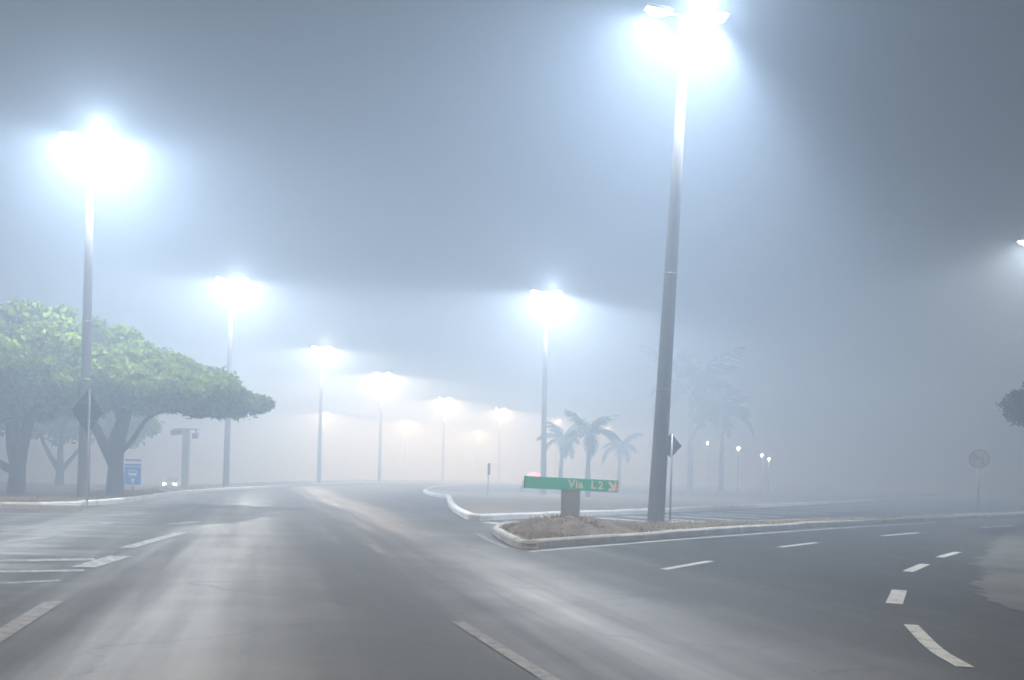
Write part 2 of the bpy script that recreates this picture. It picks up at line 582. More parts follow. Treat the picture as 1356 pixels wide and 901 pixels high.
bm = bmesh.new()
for a, b in (((879, 754.5), (941, 743.5)), ((1033, 725), (1081, 719)), ((1168, 710), (1216, 706)), ((1300, 699), (1340, 696.5))):
    strip(bm, [G(*a), G(*b)], 0.13, 0.005)
strip(bm, smoothline([G(1206, 828), G(1238, 860), G(1278, 884)], 4), 0.125, 0.005)
strip(bm, [G(1184, 800), G(1191, 782)], 0.17, 0.005)
strip(bm, [G(1202, 757.5), G(1225, 747.5)], 0.16, 0.005)
strip(bm, [G(1244, 738.5), G(1269, 731.5)], 0.15, 0.005)
struct(mk('lane_marking', bm, M['white_paint']))

bm = bmesh.new()
strip(bm, smoothline([G(702, 731), G(760, 726), G(830, 720.5), G(900, 714.8), G(1000, 707.5), G(1100, 700.5), G(1240, 692)], 4), 0.11, 0.005)
struct(mk('edge_marking', bm, M['white_paint']))
bm = bmesh.new()
strip(bm, smoothline([G(632, 707), G(648, 716), G(672, 726)], 4), 0.10, 0.005)
struct(mk('edge_marking', bm, M['faded_paint']))

bm = bmesh.new()
for i in range(15):
    t = i / 14
    x0 = 612 + (1130 - 612) * t
    p = min(far_front, key=lambda q: (q - G(x0, 690 - 22 * t)).length)
    a = Vector((p.x + 0.3, p.y - 0.9, 0))
    d = Vector((1.5 + 1.6 * t, -2.5, 0)).normalized()
    strip(bm, [a, a + d * (2.6 + 1.6 * t)], 0.40, 0.005)
strip(bm, [G(662, 699), G(690, 696.5)], 0.14, 0.005)
struct(mk('hatch_marking', bm, M['white_paint']))
bm = bmesh.new()
strip(bm, smoothline([G(905, 684.5), G(1000, 681), G(1100, 677), G(1130, 675.5)], 3), 0.12, 0.005)
strip(bm, [G(1180, 678), G(1215, 676.5)], 0.12, 0.005)
struct(mk('lane_marking', bm, M['worn_paint']))

# mound of dry earth at the foot of the direction sign
bm = bmesh.new()
mc = G(750, 705, 0.1)
NR, NT = 16, 48
rng2 = random.Random(3)
ph = [rng2.uniform(0, 6.28) for _ in range(6)]
rows = []
for i in range(NR + 1):
    r = i / NR
    row = []
    for k in range(NT):
        a = k * 2 * math.pi / NT
        ox = r * 1.55 * math.cos(a) * (1 + 0.12 * math.sin(3 * a + ph[0]))
        oy = r * 1.2 * math.sin(a) * (1 + 0.12 * math.sin(2 * a + ph[1]))
        h = 0.33 * (1 - r * r) ** 1.2 + 0.05 * math.sin(4.1 * ox + ph[2]) * math.sin(3.7 * oy + ph[3]) * (1 - r) + 0.03 * math.sin(11 * ox + ph[4]) * math.sin(9 * oy) * (1 - r)
        h += rng2.uniform(-0.028, 0.028) * (1 - r)
        row.append(bm.verts.new((mc.x + ox, mc.y + oy, 0.085 + max(0, h))))
    rows.append(row)
for r0, r1 in zip(rows[1:], rows[2:]):
    for k in range(NT):
        bm.faces.new((r0[k], r0[(k + 1) % NT], r1[(k + 1) % NT], r1[k]))
bm.faces.new(rows[1])
for v in rows[0]:
    bm.verts.remove(v)
struct(mk('dirt_mound', bm, M['mound'], smooth=True))


# dry grass on islands and verge
def grass(name, spots, material, h=(0.05, 0.16), seed=1):
    r = random.Random(seed)
    vs, fs = [], []
    for (x, y, z, dens, rad) in spots:
        for _ in range(dens):
            a, q = r.uniform(0, 6.283), rad * math.sqrt(r.random())
            px, py = x + math.cos(a) * q, y + math.sin(a) * q
            hh = r.uniform(*h)
            b = r.uniform(0, 6.283)
            w = 0.012
            lx, ly = r.uniform(-.08, .08), r.uniform(-.08, .08)
            i = len(vs)
            vs += [(px - math.cos(b) * w, py - math.sin(b) * w, z), (px + math.cos(b) * w, py + math.sin(b) * w, z), (px + lx, py + ly, z + hh)]
            fs.append((i, i + 1, i + 2))
    o = mk_raw(name, vs, fs, material)
    o['kind'] = 'stuff'
    return o


def poly_in(p, poly):
    c = False
    n = len(poly)
    j = n - 1
    for i in range(n):
        a, b = poly[i], poly[j]
        if (a.y > p[1]) != (b.y > p[1]) and p[0] < (b.x - a.x) * (p[1] - a.y) / (b.y - a.y) + a.x:
            c = not c
        j = i
    return c


ispots = []
r_ = random.Random(5)
while len(ispots) < 420:
    x, y = r_.uniform(-0.5, 14), r_.uniform(17, 36)
    if poly_in((x, y), nisl) and poly_in((x + 0.25, y - 0.3), nisl) and poly_in((x - 0.25, y - 0.3), nisl) and (Vector((x, y, 0)) - Vector((mc.x, mc.y, 0))).length > 1.2:
        ispots.append((x, y, 0.1, 26, 0.25))
for _ in range(130):
    a, q = r_.uniform(0, 6.283), math.sqrt(r_.random())
    ispots.append((mc.x + math.cos(a) * q * 1.4, mc.y + math.sin(a) * q * 1.05, 0.09 + 0.31 * max(0, 1 - q * q) ** 1.2, 16, 0.10))
grass('dry_grass', ispots, M['grass'], (0.03, 0.12), 2)
vspots = []
for p in left_edge:
    for _ in range(8):
        if 24 < p.y < 90:
            q = r_.uniform(0.3, 4)
            vspots.append((p.x - q * 0.85 + r_.uniform(-.5, .5), p.y + q * 0.5 + r_.uniform(-.4, .4), 0.105, 22, 0.3))
vspots = [s for s in vspots if not poly_in((s[0] + 0.4, s[1] - 0.5), road_pts) or poly_in((s[0] + .2, s[1] - .3), inner + far_left)]
grass('dry_grass', vspots, M['grass'], (0.03, 0.11), 3)


# ------------------------------------------------------------------ street lamps
def spot_data(name, col, power, size=172, blend=0.12, radius=0.12):
    l = bpy.data.lights.new(name, 'SPOT')
    l.color = col
    l.energy = power
    l.spot_size = R(size)
    l.spot_blend = blend
    l.shadow_soft_size = radius
    return l


def point_data(name, col, power, radius=0.12):
    l = bpy.data.lights.new(name, 'POINT')
    l.color = col
    l.energy = power
    l.shadow_soft_size = radius
    return l


COOL = (0.68, 0.81, 1.0)
MID = (0.82, 0.90, 1.0)
WARM = (1.0, 0.96, 0.90)
PW = 0.29
LHEAD = 12.6
pole_bm = bmesh.new()
tube(pole_bm, [(0, 0, -0.3), (0, 0, 0.0), (0, 0, 4), (0, 0, 8), (0, 0, 12.45)], [0.205, 0.20, 0.165, 0.135, 0.09], 20)
cap_bm = bmesh.new()
tube(cap_bm, [(0, 0, 12.452), (0, 0, 12.55), (0, 0, 12.75)], [0.10, 0.10, 0.06], 14)
arm_bm = bmesh.new()
tube(arm_bm, [(-0.40, 0, 12.70), (-0.2, 0, 12.66), (0, 0, 12.63), (0.2, 0, 12.66), (0.40, 0, 12.70)], [0.035] * 5, 10)


def head_bm(s):
    b = bmesh.new()
    rot = Matrix.Rotation(R(-5 * s), 3, 'Y')
    box(b, Vector((0.68 * s, 0, 12.76)), (0.66, 0.30, 0.075), rot, 0.02)
    box(b, Vector((0.58 * s, 0, 12.815)), (0.30, 0.20, 0.05), rot, 0.012)
    for k in range(5):
        box(b, Vector(((0.73 + 0.05 * k) * s, 0, 12.815 + 0.003 * k)), (0.012, 0.22, 0.045), rot)
    return b


def lens_bm(s):
    b = bmesh.new()
    bmesh.ops.create_uvsphere(b, u_segments=18, v_segments=10, radius=0.5, matrix=Matrix.Translation((0.70 * s, 0, 12.715)) @ Matrix.Rotation(R(-5 * s), 4, 'Y') @ Matrix.Diagonal((0.50, 0.25, 0.22, 1)))
    return b


def make_lamp():
    t = thing('street_lamp', '', 'street lamp', group='tall street lamps along the road')
    mk('pole', pole_bm, M['pole'], t, True)
    hb = bmesh.new()
    box(hb, Vector((0, -0.197, 0.95)), (0.13, 0.03, 0.26), None, 0.008)
    mk('access_hatch', hb, M['dark_metal'], t)
    for z, r in ((3.3, 0.176), (6.2, 0.154)):
        hb = bmesh.new()
        tube(hb, [(0, 0, z), (0, 0, z + 0.05)], [r, r], 18)
        mk('strap', hb, M['dark_metal'], t, True)
    mk('pole_cap', cap_bm, M['dark_metal'], t, True)
    mk('crossarm', arm_bm, M['metal'], t, True)
    for s in (-1, 1):
        h = mk('lamp_head', head_bm(s), M['dark_metal'], t)
        mk('lens', lens_bm(s), M['led_cool'], h, True)
    return t


def copy_tree(o, parent=None):
    c = o.copy()
    COL.objects.link(c)
    c.parent = parent
    for ch in list(o.children):
        copy_tree(ch, c)
    return c


proto = make_lamp()
# px of pole, px/py of the light, depth, warm 0..2, lean (deg, + = to the right), power factor, label
LAMPS = [
    (110, 182, 33.5, 0, -0.2, 0.46, 'tall concrete street lamp beside the diamond sign, in front of the spreading green tree'),
    (299, 370, 61.0, 0, 0.2, 0.43, 'street lamp at the right tip of the green tree, second along the left kerb'),
    (422, 460, 92.0, 1, 0.0, 0.42, 'street lamp third along the left kerb, thin pole fading into the fog'),
    (502, 494, 115.0, 2, 0.0, 0.65, 'street lamp fourth along the left kerb where the road starts bending right'),
    (586, 527, 148.0, 2, 0.0, 0.75, 'distant street lamp fifth along the bend with two warm heads'),
    (660, 541, 169.0, 2, 0.0, 0.85, 'distant street lamp with two warm heads, last of the left row left of the palms'),
    (535, 557, 212.0, 2, 0.0, 1.1, 'tiny warm street lamp deep in the fog below the fourth lamp of the left row'),
    (630, 570, 250.0, 2, 0.0, 1.5, 'tiniest warm street lamp, lowest above the thin sign seen edge-on'),
    (426, 546, 190.0, 2, 0.0, 0.9, 'faint warm street lamp glowing behind the pole of the third left lamp'),
    (868, 18, 26.0, 0, 2.0, 0.43, 'nearest and tallest street lamp, thick concrete pole on the small island by the green sign'),
    (719, 387, 62.5, 0, -0.6, 0.52, 'street lamp rising behind the left part of the green sign, beside the palms'),
    (735, 556, 196.0, 2, 0.0, 0.35, 'small far street lamp glinting through the palm fronds above the green sign'),
    (801, 565, 214.0, 1, 0.0, 0.35, 'small far street lamp just right of the palm crowns'),
    (1370, 322, 46.0, 1, -1.0, 0.2, 'street lamp at the right edge of the picture with its pole out of view'),
    (None, None, -17.0, 0, 0.0, 1.5, 'added street lamp standing unseen behind the viewer'),  # unseen lamp, added to light sign and kerb faces turned to the viewer
]
spots = [spot_data('lamp_light_cool', COOL, 1), spot_data('lamp_light_mid', MID, 1), spot_data('lamp_light_warm', WARM, 1)]
BASEP = 26000.0 * PW
lamps = [proto if i == 0 else copy_tree(proto) for i in range(len(LAMPS))]
for i, (px, ly, Y, warm, lean, pf, lab) in enumerate(LAMPS):
    o = lamps[i]
    if px is None:
        px, ly, Y0 = 110, 182, 33.5
    else:
        Y0 = None
    Yf, Y = Y, (Y0 or Y)
    u, v = uv(px, ly)
    ztop = CAMZ - v * Y
    # foot position: straight down from the light, corrected for image roll
    vb = CAMZ / Y
    dxb = 0
    pyb = HZ + vb * FPX
    # solve the foot on the pole pixel column
    foot = None
    for _ in range(6):
        uu, vv = uv(px, pyb)
        pyb += (vb - vv) * FPX
    foot = Vector((uv(px, pyb)[0] * Y, Y, 0.1))
    if Y0:
        foot = Vector((-10.0, Yf, 0.1))
    o.location = foot
    o.rotation_euler = (0, R(lean), R(8 if Y < 100 else 0))
    k = (ztop - 0.1) / 12.7
    o.scale = (1.0, 1.0, k)
    if i == 9:
        o.scale = (1.12, 1.12, k)
    o['label'] = lab
    lensm = M['led_warm'] if warm == 2 else M['led_cool']
    heads = [h for h in o.children if h.name.startswith('lamp_head')]
    for h in heads:
        for le in h.children:
            if warm == 2:
                if le.data.users > 1:
                    le.data = le.data.copy()
                le.data.materials[0] = lensm
    col = (COOL, MID, WARM)[warm]
    if Y0:
        col = (1.0, 0.92, 0.78)
    L2 = Y > 50
    for h, s in zip(heads, (-1, 1)):
        if L2 and s == -1:
            continue
        d = spot_data('lamp_light', col, BASEP * pf * (2 if L2 else ((1.4 if s > 0 else 0.6) if i != 9 else (1.35 if s > 0 else 0.65))), 172, 0.10, 0.15)
        lo = bpy.data.objects.new('lamp_light', d)
        COL.objects.link(lo)
        lo.parent = h
        lo.location = ((0.70 * s) if not L2 else 0.35, 0 if not L2 else -0.35, 12.56)
        lo.rotation_euler = (0, R(-6 * s) if not L2 else 0, 0)
        if i == 10:
            d.spot_size, d.spot_blend = R(166), 0.15
            lo.rotation_euler = (0, R(6), 0)
        if i == 9:                     # this one is aimed over the main carriageway on its left
            d.spot_size, d.spot_blend = R(132), 0.45
            lo.rotation_euler = (0, R(26), 0)
    if Y < 100:
        d = point_data('lamp_glow', col, BASEP * pf * (0.22 if Y > 50 else 0.45 if i == 9 else 0.30 if i == 0 else 0.12), 0.15)
        lo = bpy.data.objects.new('lamp_glow', d)
        COL.objects.link(lo)
        lo.parent = o
        lo.location = (0.35, -0.25, 12.98)

# low lamps far across the grass on the right
lp = thing('park_lamp', '', 'park lamp', group='low lamps far off on the right')
bm = bmesh.new()
tube(bm, [(0, 0, -0.2), (0, 0, 0.5), (0, 0, 4.6)], [0.07, 0.06, 0.04], 10)
mk('post', bm, M['dark_metal'], lp, True)
bm = bmesh.new()
bmesh.ops.create_uvsphere(bm, u_segments=14, v_segments=8, radius=0.17, matrix=Matrix.Translation((0, 0, 4.75)))
mk('globe', bm, M['bulb'], lp, True)
bm = bmesh.new()
tube(bm, [(0, 0, 4.88), (0, 0, 4.95), (0, 0, 5.02)], [0.19, 0.14, 0.03], 12)
mk('hood', bm, M['dark_metal'], lp, True)
for i, (px, py, Y, lab) in enumerate([(937, 587, 122, 'faint low lamp, leftmost of the four small lights right of the thick pole'),
                                      (978, 594, 112, 'bright low lamp, second of the small lights right of the thick pole'),
                                      (1009, 603, 118, 'low white lamp, upper one of the close pair at far right'),
                                      (1018.5, 608, 116, 'low warm lamp, lower one of the close pair at far right')]):
    o = lp if i == 0 else copy_tree(lp)
    p = P(px, py, Y)
    o.location = (p.x, p.y, -0.06)
    k = (p.z + 0.06) / 4.75
    o.scale = (1, 1, k) if k > 0.7 else (0.9, 0.9, k)
    if i == 0:
        o.scale = (0.6, 0.6, k)
    o['label'] = lab


# ------------------------------------------------------------------ signs
def face_frame(t):
    return t


# green direction sign on a concrete stump
SY = 23.0
sl, sr = P(695.5, 638.5, SY), P(818.5, 644.5, SY)
ctr = (sl + sr) / 2
base_px = P(755, 690, SY)
ds = thing('direction_sign', 'low green direction sign reading Via L2 on a concrete stump in the dirt mound', 'road sign', (base_px.x, SY, 0.1))
bm = bmesh.new()
pw = 25 / FPX * SY
box(bm, Vector((0, 0.12, 0.40)), (pw, 0.22, ctr.z - 0.13 - 0.1 + 0.35), None, 0.02)
mk('concrete_post', bm, M['concrete'], ds)
L_ = (sr - sl).length
tilt = math.atan2(sr.z - sl.z, sr.x - sl.x)
panel_h = 16.0 / FPX * SY
loc_c = Vector((ctr.x - base_px.x, -0.05, ctr.z - 0.1))
rotp = Matrix.Rotation(-tilt, 3, 'Y')
bm = bmesh.new()
box(bm, loc_c, (L_, 0.10, panel_h), rotp, 0.006)
panel = mk('sign_panel', bm, M['green'], ds)
bm = bmesh.new()
box(bm, loc_c + rotp @ Vector((-L_ / 2 - 0.014, 0.0, 0)), (0.03, 0.112, panel_h + 0.012), rotp, 0.004)
mk('end_trim', bm, M['green_edge'], panel)


def text_mesh(name, s, size, material, parent, loc, rot, extrude=0.003, spacing=1.0, bold=0.0):
    c = bpy.data.curves.new(name, 'FONT')
    c.body = s
    c.size = size
    c.extrude = extrude
    c.offset = bold
    c.space_character = spacing
    c.align_x = 'CENTER'
    c.align_y = 'CENTER'
    tmp = bpy.data.objects.new(name, c)
    COL.objects.link(tmp)
    dg = bpy.context.evaluated_depsgraph_get()
    me = bpy.data.meshes.new_from_object(tmp.evaluated_get(dg))
    bpy.data.objects.remove(tmp)
    me.materials.clear()
    me.materials.append(material)
    o = bpy.data.objects.new(name, me)
    COL.objects.link(o)
    o.parent = parent
    o.location = loc
    o.rotation_euler = rot
    return o


def on_panel(px):   # local x on panel of a photo column
    return (px - 757) / FPX * SY


for s, px, sz in (('Via', 762.0, 0.25), ('L', 785.5, 0.245), ('2', 795, 0.245)):
    text_mesh('lettering', s, sz, M['sign_white'], panel, loc_c + rotp @ Vector((on_panel(px), -0.056, 0.0)), (R(90), -tilt, 0), bold=0.007, spacing=1.12)


def flat_shape(bm, pts, y0, y1):
    vs0 = [bm.verts.new((p[0], y0, p[1])) for p in pts]
    vs1 = [bm.verts.new((p[0], y1, p[1])) for p in pts]
    bm.faces.new(vs0)
    bm.faces.new(vs1[::-1])
    n = len(pts)
    for i in range(n):
        bm.faces.new((vs0[i], vs0[(i + 1) % n], vs1[(i + 1) % n], vs1[i]))


# arrow pointing down to the right
ar = [(-0.115, 0.085), (-0.07, 0.125), (0.035, 0.02), (0.035, 0.105), (0.11, 0.105), (0.11, -0.115), (-0.10, -0.115), (-0.10, -0.045), (-0.02, -0.045)]
bm = bmesh.new()
cc = loc_c + rotp @ Vector((on_panel(811), -0.0, -0.005))
flat_shape(bm, [(cc.x + x, cc.z + z) for x, z in ar], cc.y - 0.058, cc.y - 0.051)
arrow = mk('arrow', bm, M['sign_white'], panel)
bm = bmesh.new()
flat_shape(bm, [(cc.x + x, cc.z + z) for x, z in [(0.075, 0.105), (0.11, 0.105), (0.11, -0.115), (0.03, -0.115), (0.075, -0.06)]], cc.y - 0.0615, cc.y - 0.0585)
mk('orange_lit_edge', bm, M['sign_orange_lit'], arrow)  # orange light along the arrow's edge, put in as colour


def diamond_sign(px, py, Y, diag, yaw, label, post_h, post_r=0.03):
    c = P(px, py, Y)
    t = thing('warning_sign', label, 'road sign', (c.x, c.y, 0.1), yaw, 'diamond signs seen from behind')
    z = c.z - 0.1
    bm = bmesh.new()
    tube(bm, [(0, -0.05, -0.3), (0, -0.05, z * 0.5), (0, -0.05, z + post_h)], [post_r] * 3, 12)
    mk('post', bm, M['metal'], t, True)
    bm = bmesh.new()
    box(bm, Vector((0, 0, z)), (diag / math.sqrt(2), 0.012, diag / math.sqrt(2)), Matrix.Rotation(R(45), 3, 'Y'), 0.004)
    pl = mk('sign_plate', bm, M['sign_back'], t)
    for dz in (-diag * 0.2, diag * 0.2):
        bm = bmesh.new()
        box(bm, Vector((0, -0.015, z + dz)), (diag * 0.5, 0.018, 0.04))
        mk('bracket', bm, M['dark_metal'], pl)
    return t


diamond_sign(116, 545.5, 30.0, 1.36, R(74), 'dark diamond sign seen from behind in front of the big tree', 0.68, 0.035)
diamond_sign(888.5, 590.5, 28.0, 0.70, R(22), 'small dark diamond sign half hidden by the thick concrete pole', 0.33, 0.028)

# blue stop sign
BY = 35.5
c = P(176, 625.5, BY)
bs = thing('bus_stop_sign', 'small bright blue and white panel sign at the kerb before the tree trunk', 'bus stop sign', (c.x, c.y, 0.1), R(4))
zc = c.z - 0.1
W_, H_ = 0.60, 0.95
bm = bmesh.new()
tube(bm, [(0, 0.04, -0.3), (0, 0.04, 0.4), (0, 0.04, zc + 0.3)], [0.035] * 3, 12)
mk('post', bm, M['metal'], bs, True)
bm = bmesh.new()
box(bm, Vector((0, 0, zc)), (W_, 0.02, H_), None, 0.006)
bp_ = mk('sign_panel', bm, M['sign_white'], bs)
bm = bmesh.new()
box(bm, Vector((0, -0.012, zc - 0.13)), (W_ - 0.03, 0.004, 0.64))
mk('blue_field', bm, M['blue'], bp_)
bm = bmesh.new()
box(bm, Vector((0, -0.0125, zc + 0.425)), (W_ - 0.06, 0.004, 0.05))
box(bm, Vector((0, -0.0125, zc + 0.255)), (W_ - 0.03, 0.004, 0.075))
mk('header_band', bm, M['blue'], bp_)
bm = bmesh.new()      # bus pictogram
box(bm, Vector((0, -0.0165, zc - 0.02)), (0.28, 0.004, 0.18), None, 0.0)
box(bm, Vector((-0.09, -0.0165, zc - 0.125)), (0.05, 0.004, 0.025))
box(bm, Vector((0.09, -0.0165, zc - 0.125)), (0.05, 0.004, 0.025))
pic = mk('pictogram', bm, M['sign_white'], bp_)
bm = bmesh.new()
box(bm, Vector((0, -0.0195, zc + 0.005)), (0.23, 0.003, 0.075))
mk('pictogram_window', bm, M['blue'], pic)
bm = bmesh.new()
flat_shape(bm, [(0.0, zc - 0.38), (-0.06, zc - 0.30), (-0.03, zc - 0.22), (0.05, zc - 0.22), (0.09, zc - 0.27), (0.05, zc - 0.28), (0.04, zc - 0.33), (0.07, zc - 0.37)], -0.0165, -0.0125)
mk('symbol', bm, M['sign_white'], bp_)

# round no-left-turn sign
NY = 46.0
c = P(1297, 608, NY)
ns_ = thing('round_sign', 'round white sign with red ring, slash and left turn arrow', 'road sign', (c.x, c.y, 0.0), R(-14))
zc = c.z
bm = bmesh.new()
tube(bm, [(0, 0.04, -0.3), (0, 0.04, 1.5), (0, 0.04, zc + 0.3)], [0.045] * 3, 12)
mk('post', bm, M['metal'], ns_, True)
RR = 0.45


def disc(bm, r, y0, y1, seg=40):
    flat_shape(bm, [(r * math.cos(2 * math.pi * k / seg), zc + r * math.sin(2 * math.pi * k / seg)) for k in range(seg)], y0, y1)


bm = bmesh.new()
disc(bm, RR, -0.006, 0.006)
pl = mk('sign_plate', bm, M['sign_face'], ns_)
bm = bmesh.new()
seg = 48
for k in range(seg):
    a0, a1 = 2 * math.pi * k / seg, 2 * math.pi * (k + 1) / seg
    q = [(math.cos(a0) * r, zc + math.sin(a0) * r) for r in (RR, RR * 0.82)] + [(math.cos(a1) * r, zc + math.sin(a1) * r) for r in (RR * 0.82, RR)]
    v = [bm.verts.new((x, -0.010, z)) for x, z in q]
    bm.faces.new(v)
mk('red_ring', bm, M['sign_red'], pl)
bm = bmesh.new()
flat_shape(bm, [(0.10, zc - 0.26), (0.18, zc - 0.26), (0.18, zc + 0.0), (0.12, zc + 0.08), (-0.06, zc + 0.08), (-0.06, zc + 0.16), (-0.26, zc + 0.04), (-0.06, zc - 0.08), (-0.06, zc + 0.0), (0.08, zc + 0.0), (0.10, zc - 0.03)], -0.011, -0.0065)
mk('turn_arrow', bm, M['sign_black'], pl)
bm = bmesh.new()
box(bm, Vector((0, -0.0135, zc)), (RR * 1.72, 0.003, 0.07), Matrix.Rotation(R(45), 3, 'Y'))
mk('slash', bm, M['sign_red'], pl)

# thin sign far off, seen edge-on
c = P(647.5, 621.5, 58.0)
es = thing('narrow_sign', 'narrow sign on a thin post seen edge-on in the fog', 'road sign', (c.x, c.y, 0.1), R(78))
bm = bmesh.new()
tube(bm, [(0, 0.03, -0.2), (0, 0.03, 1), (0, 0.03, c.z + 0.2)], [0.03] * 3, 10)
mk('post', bm, M['metal'], es, True)
bm = bmesh.new()
box(bm, Vector((0, 0, c.z - 0.1)), (0.62, 0.02, 0.68), None, 0.006)
mk('sign_plate', bm, M['sign_back'], es)

# speed camera pillar behind the left kerb
c = G(245.5, 649, 0.1)
PY = 56.0
c = P(245.5, 640, PY)
sp = thing('speed_camera', 'pale concrete pillar carrying dark camera boxes under the tree tip', 'speed camera', (c.x, c.y, 0.1), R(6))
top = P(245.5, 569, PY).z - 0.1
bm = bmesh.new()
box(bm, Vector((0, 0, top / 2 - 0.15)), (0.40, 0.38, top + 0.3), None, 0.03)
mk('pillar', bm, M['concrete'], sp)
bm = bmesh.new()
tube(bm, [(-0.70, -0.05, top + 0.02), (0, -0.05, top + 0.03), (0.62, -0.05, top + 0.02)], [0.04] * 3, 10)
mk('crossbar', bm, M['dark_metal'], sp)
for x, dz, w in ((-0.62, -0.20, 0.30), (-0.33, -0.17, 0.22), (0.52, -0.36, 0.28)):
    bm = bmesh.new()
    box(bm, Vector((x, -0.25, top + dz)), (w, 0.46, 0.26), Matrix.Rotation(R(8), 3, 'X'), 0.02)
    box(bm, Vector((x, -0.27, top + dz + 0.15)), (w + 0.06, 0.54, 0.02), Matrix.Rotation(R(8), 3, 'X'))
    tube(bm, [(x, -0.12, top + dz + 0.1), (x, -0.05, top + 0.02)], [0.03, 0.03], 8)
    cb = mk('camera_box', bm, M['dark_metal'], sp)
    bm = bmesh.new()
    tube(bm, [(x, -0.47, top + dz - 0.03), (x, -0.52, top + dz - 0.04)], [0.07, 0.075], 12)
    mk('camera_lens', bm, M['glass'], cb)


# ------------------------------------------------------------------ cars
def make_car(label, paint, loc, rotz, front_on, rear_on):
    t = thing('car', label, 'car', loc, rotz)
    # body loft: stations along y (front = -y)
    st = [(-2.05, 0.66, 0.34, 0.62), (-1.9, 0.80, 0.24, 0.72), (-1.2, 0.86, 0.22, 0.90), (-0.6, 0.87, 0.22, 0.96), (0.5, 0.87, 0.22, 0.98), (1.3, 0.86, 0.22, 1.0), (1.85, 0.80, 0.26, 0.98), (2.0, 0.70, 0.36, 0.86)]
    bm = bmesh.new()
    rings = []
    for y, w, z0, z1 in st:
        prof = [(-w * 0.9, z0), (-w, z0 + 0.14), (-w, z1 - 0.16), (-w * 0.88, z1), (w * 0.88, z1), (w, z1 - 0.16), (w, z0 + 0.14), (w * 0.9, z0)]
        rings.append([bm.verts.new((x, y, z)) for x, z in prof])
    for r0, r1 in zip(rings, rings[1:]):
        for k in range(8):
            bm.faces.new((r0[k], r0[(k + 1) % 8], r1[(k + 1) % 8], r1[k]))
    bm.faces.new(rings[0])
    bm.faces.new(rings[-1][::-1])
    mk('body', bm, paint, t, False)
    bm = bmesh.new()
    b0 = [(-0.78, -0.75), (0.78, -0.75), (0.78, 1.55), (-0.78, 1.55)]
    t0 = [(-0.60, -0.05), (0.60, -0.05), (0.60, 1.15), (-0.60, 1.15)]
    lo = [bm.verts.new((x, y, 0.94)) for x, y in b0]
    hi = [bm.verts.new((x, y, 1.44)) for x, y in t0]
    for k in range(4):
        bm.faces.new((lo[k], lo[(k + 1) % 4], hi[(k + 1) % 4], hi[k]))
    mk('windows', bm, M['glass'], t)
    bm = bmesh.new()
    box(bm, Vector((0, 0.55, 1.455)), (1.24, 1.30, 0.05), None, 0.02)
    for sx in (-1, 1):
        tube(bm, [(0.775 * sx, -0.74, 0.95), (0.605 * sx, -0.05, 1.44)], [0.035, 0.035], 6)
        tube(bm, [(0.775 * sx, 1.54, 0.95), (0.605 * sx, 1.15, 1.44)], [0.05, 0.04], 6)
        tube(bm, [(0.785 * sx, 0.5, 0.95), (0.61 * sx, 0.5, 1.44)], [0.04, 0.035], 6)
    mk('roof', bm, paint, t)
    for sx in (-1, 1):
        for y in (-1.3, 1.3):
            bm = bmesh.new()
            tube(bm, [(sx * 0.70, y, 0.31), (sx * 0.885, y, 0.31)], [0.31, 0.31], 24)
            wh = mk('wheel', bm, M['rubber'], t)
            bm = bmesh.new()
            tube(bm, [(sx * 0.86, y, 0.31), (sx * 0.892, y, 0.31)], [0.20, 0.19], 16)
            mk('rim', bm, M['metal'], wh)
        bm = bmesh.new()
        bmesh.ops.create_uvsphere(bm, u_segments=14, v_segments=8, radius=0.5, matrix=Matrix.Translation((sx * 0.56, -1.98, 0.62)) @ Matrix.Diagonal((0.44, 0.16, 0.36, 1)))
        mk('headlight', bm, M['headlight'] if front_on else M['glass'], t, True)
        bm = bmesh.new()
        box(bm, Vector((sx * 0.62, 1.96, 0.80)), (0.24, 0.1, 0.16), None, 0.02)
        mk('tail_light', bm, M['brake'] if rear_on else M['sign_red'], t)
    if rear_on:
        bm = bmesh.new()
        box(bm, Vector((0, 0.62, 1.475)), (1.0, 0.24, 0.03), None, 0.01)
        lb = mk('light_bar_base', bm, M['dark_metal'], t)
        bm = bmesh.new()
        bmesh.ops.create_uvsphere(bm, u_segments=20, v_segments=10, radius=0.5, matrix=Matrix.Translation((0, 0.62, 1.56)) @ Matrix.Diagonal((1.0, 0.24, 0.34, 1)))
        mk('light_bar', bm, M['brake'], lb, True)
    return t


p = P(229, 641.5, 112.0)
make_car('white car with both headlights shining far beyond the left kerb', M['car_white'], (p.x, p.y, p.z - 0.62), R(8), True, False)
p = P(707, 629, 74.0)
make_car('grey car with a glowing red roof light behind the green sign', M['car_grey'], (p.x, p.y, p.z - 1.56), R(-6), False, True)


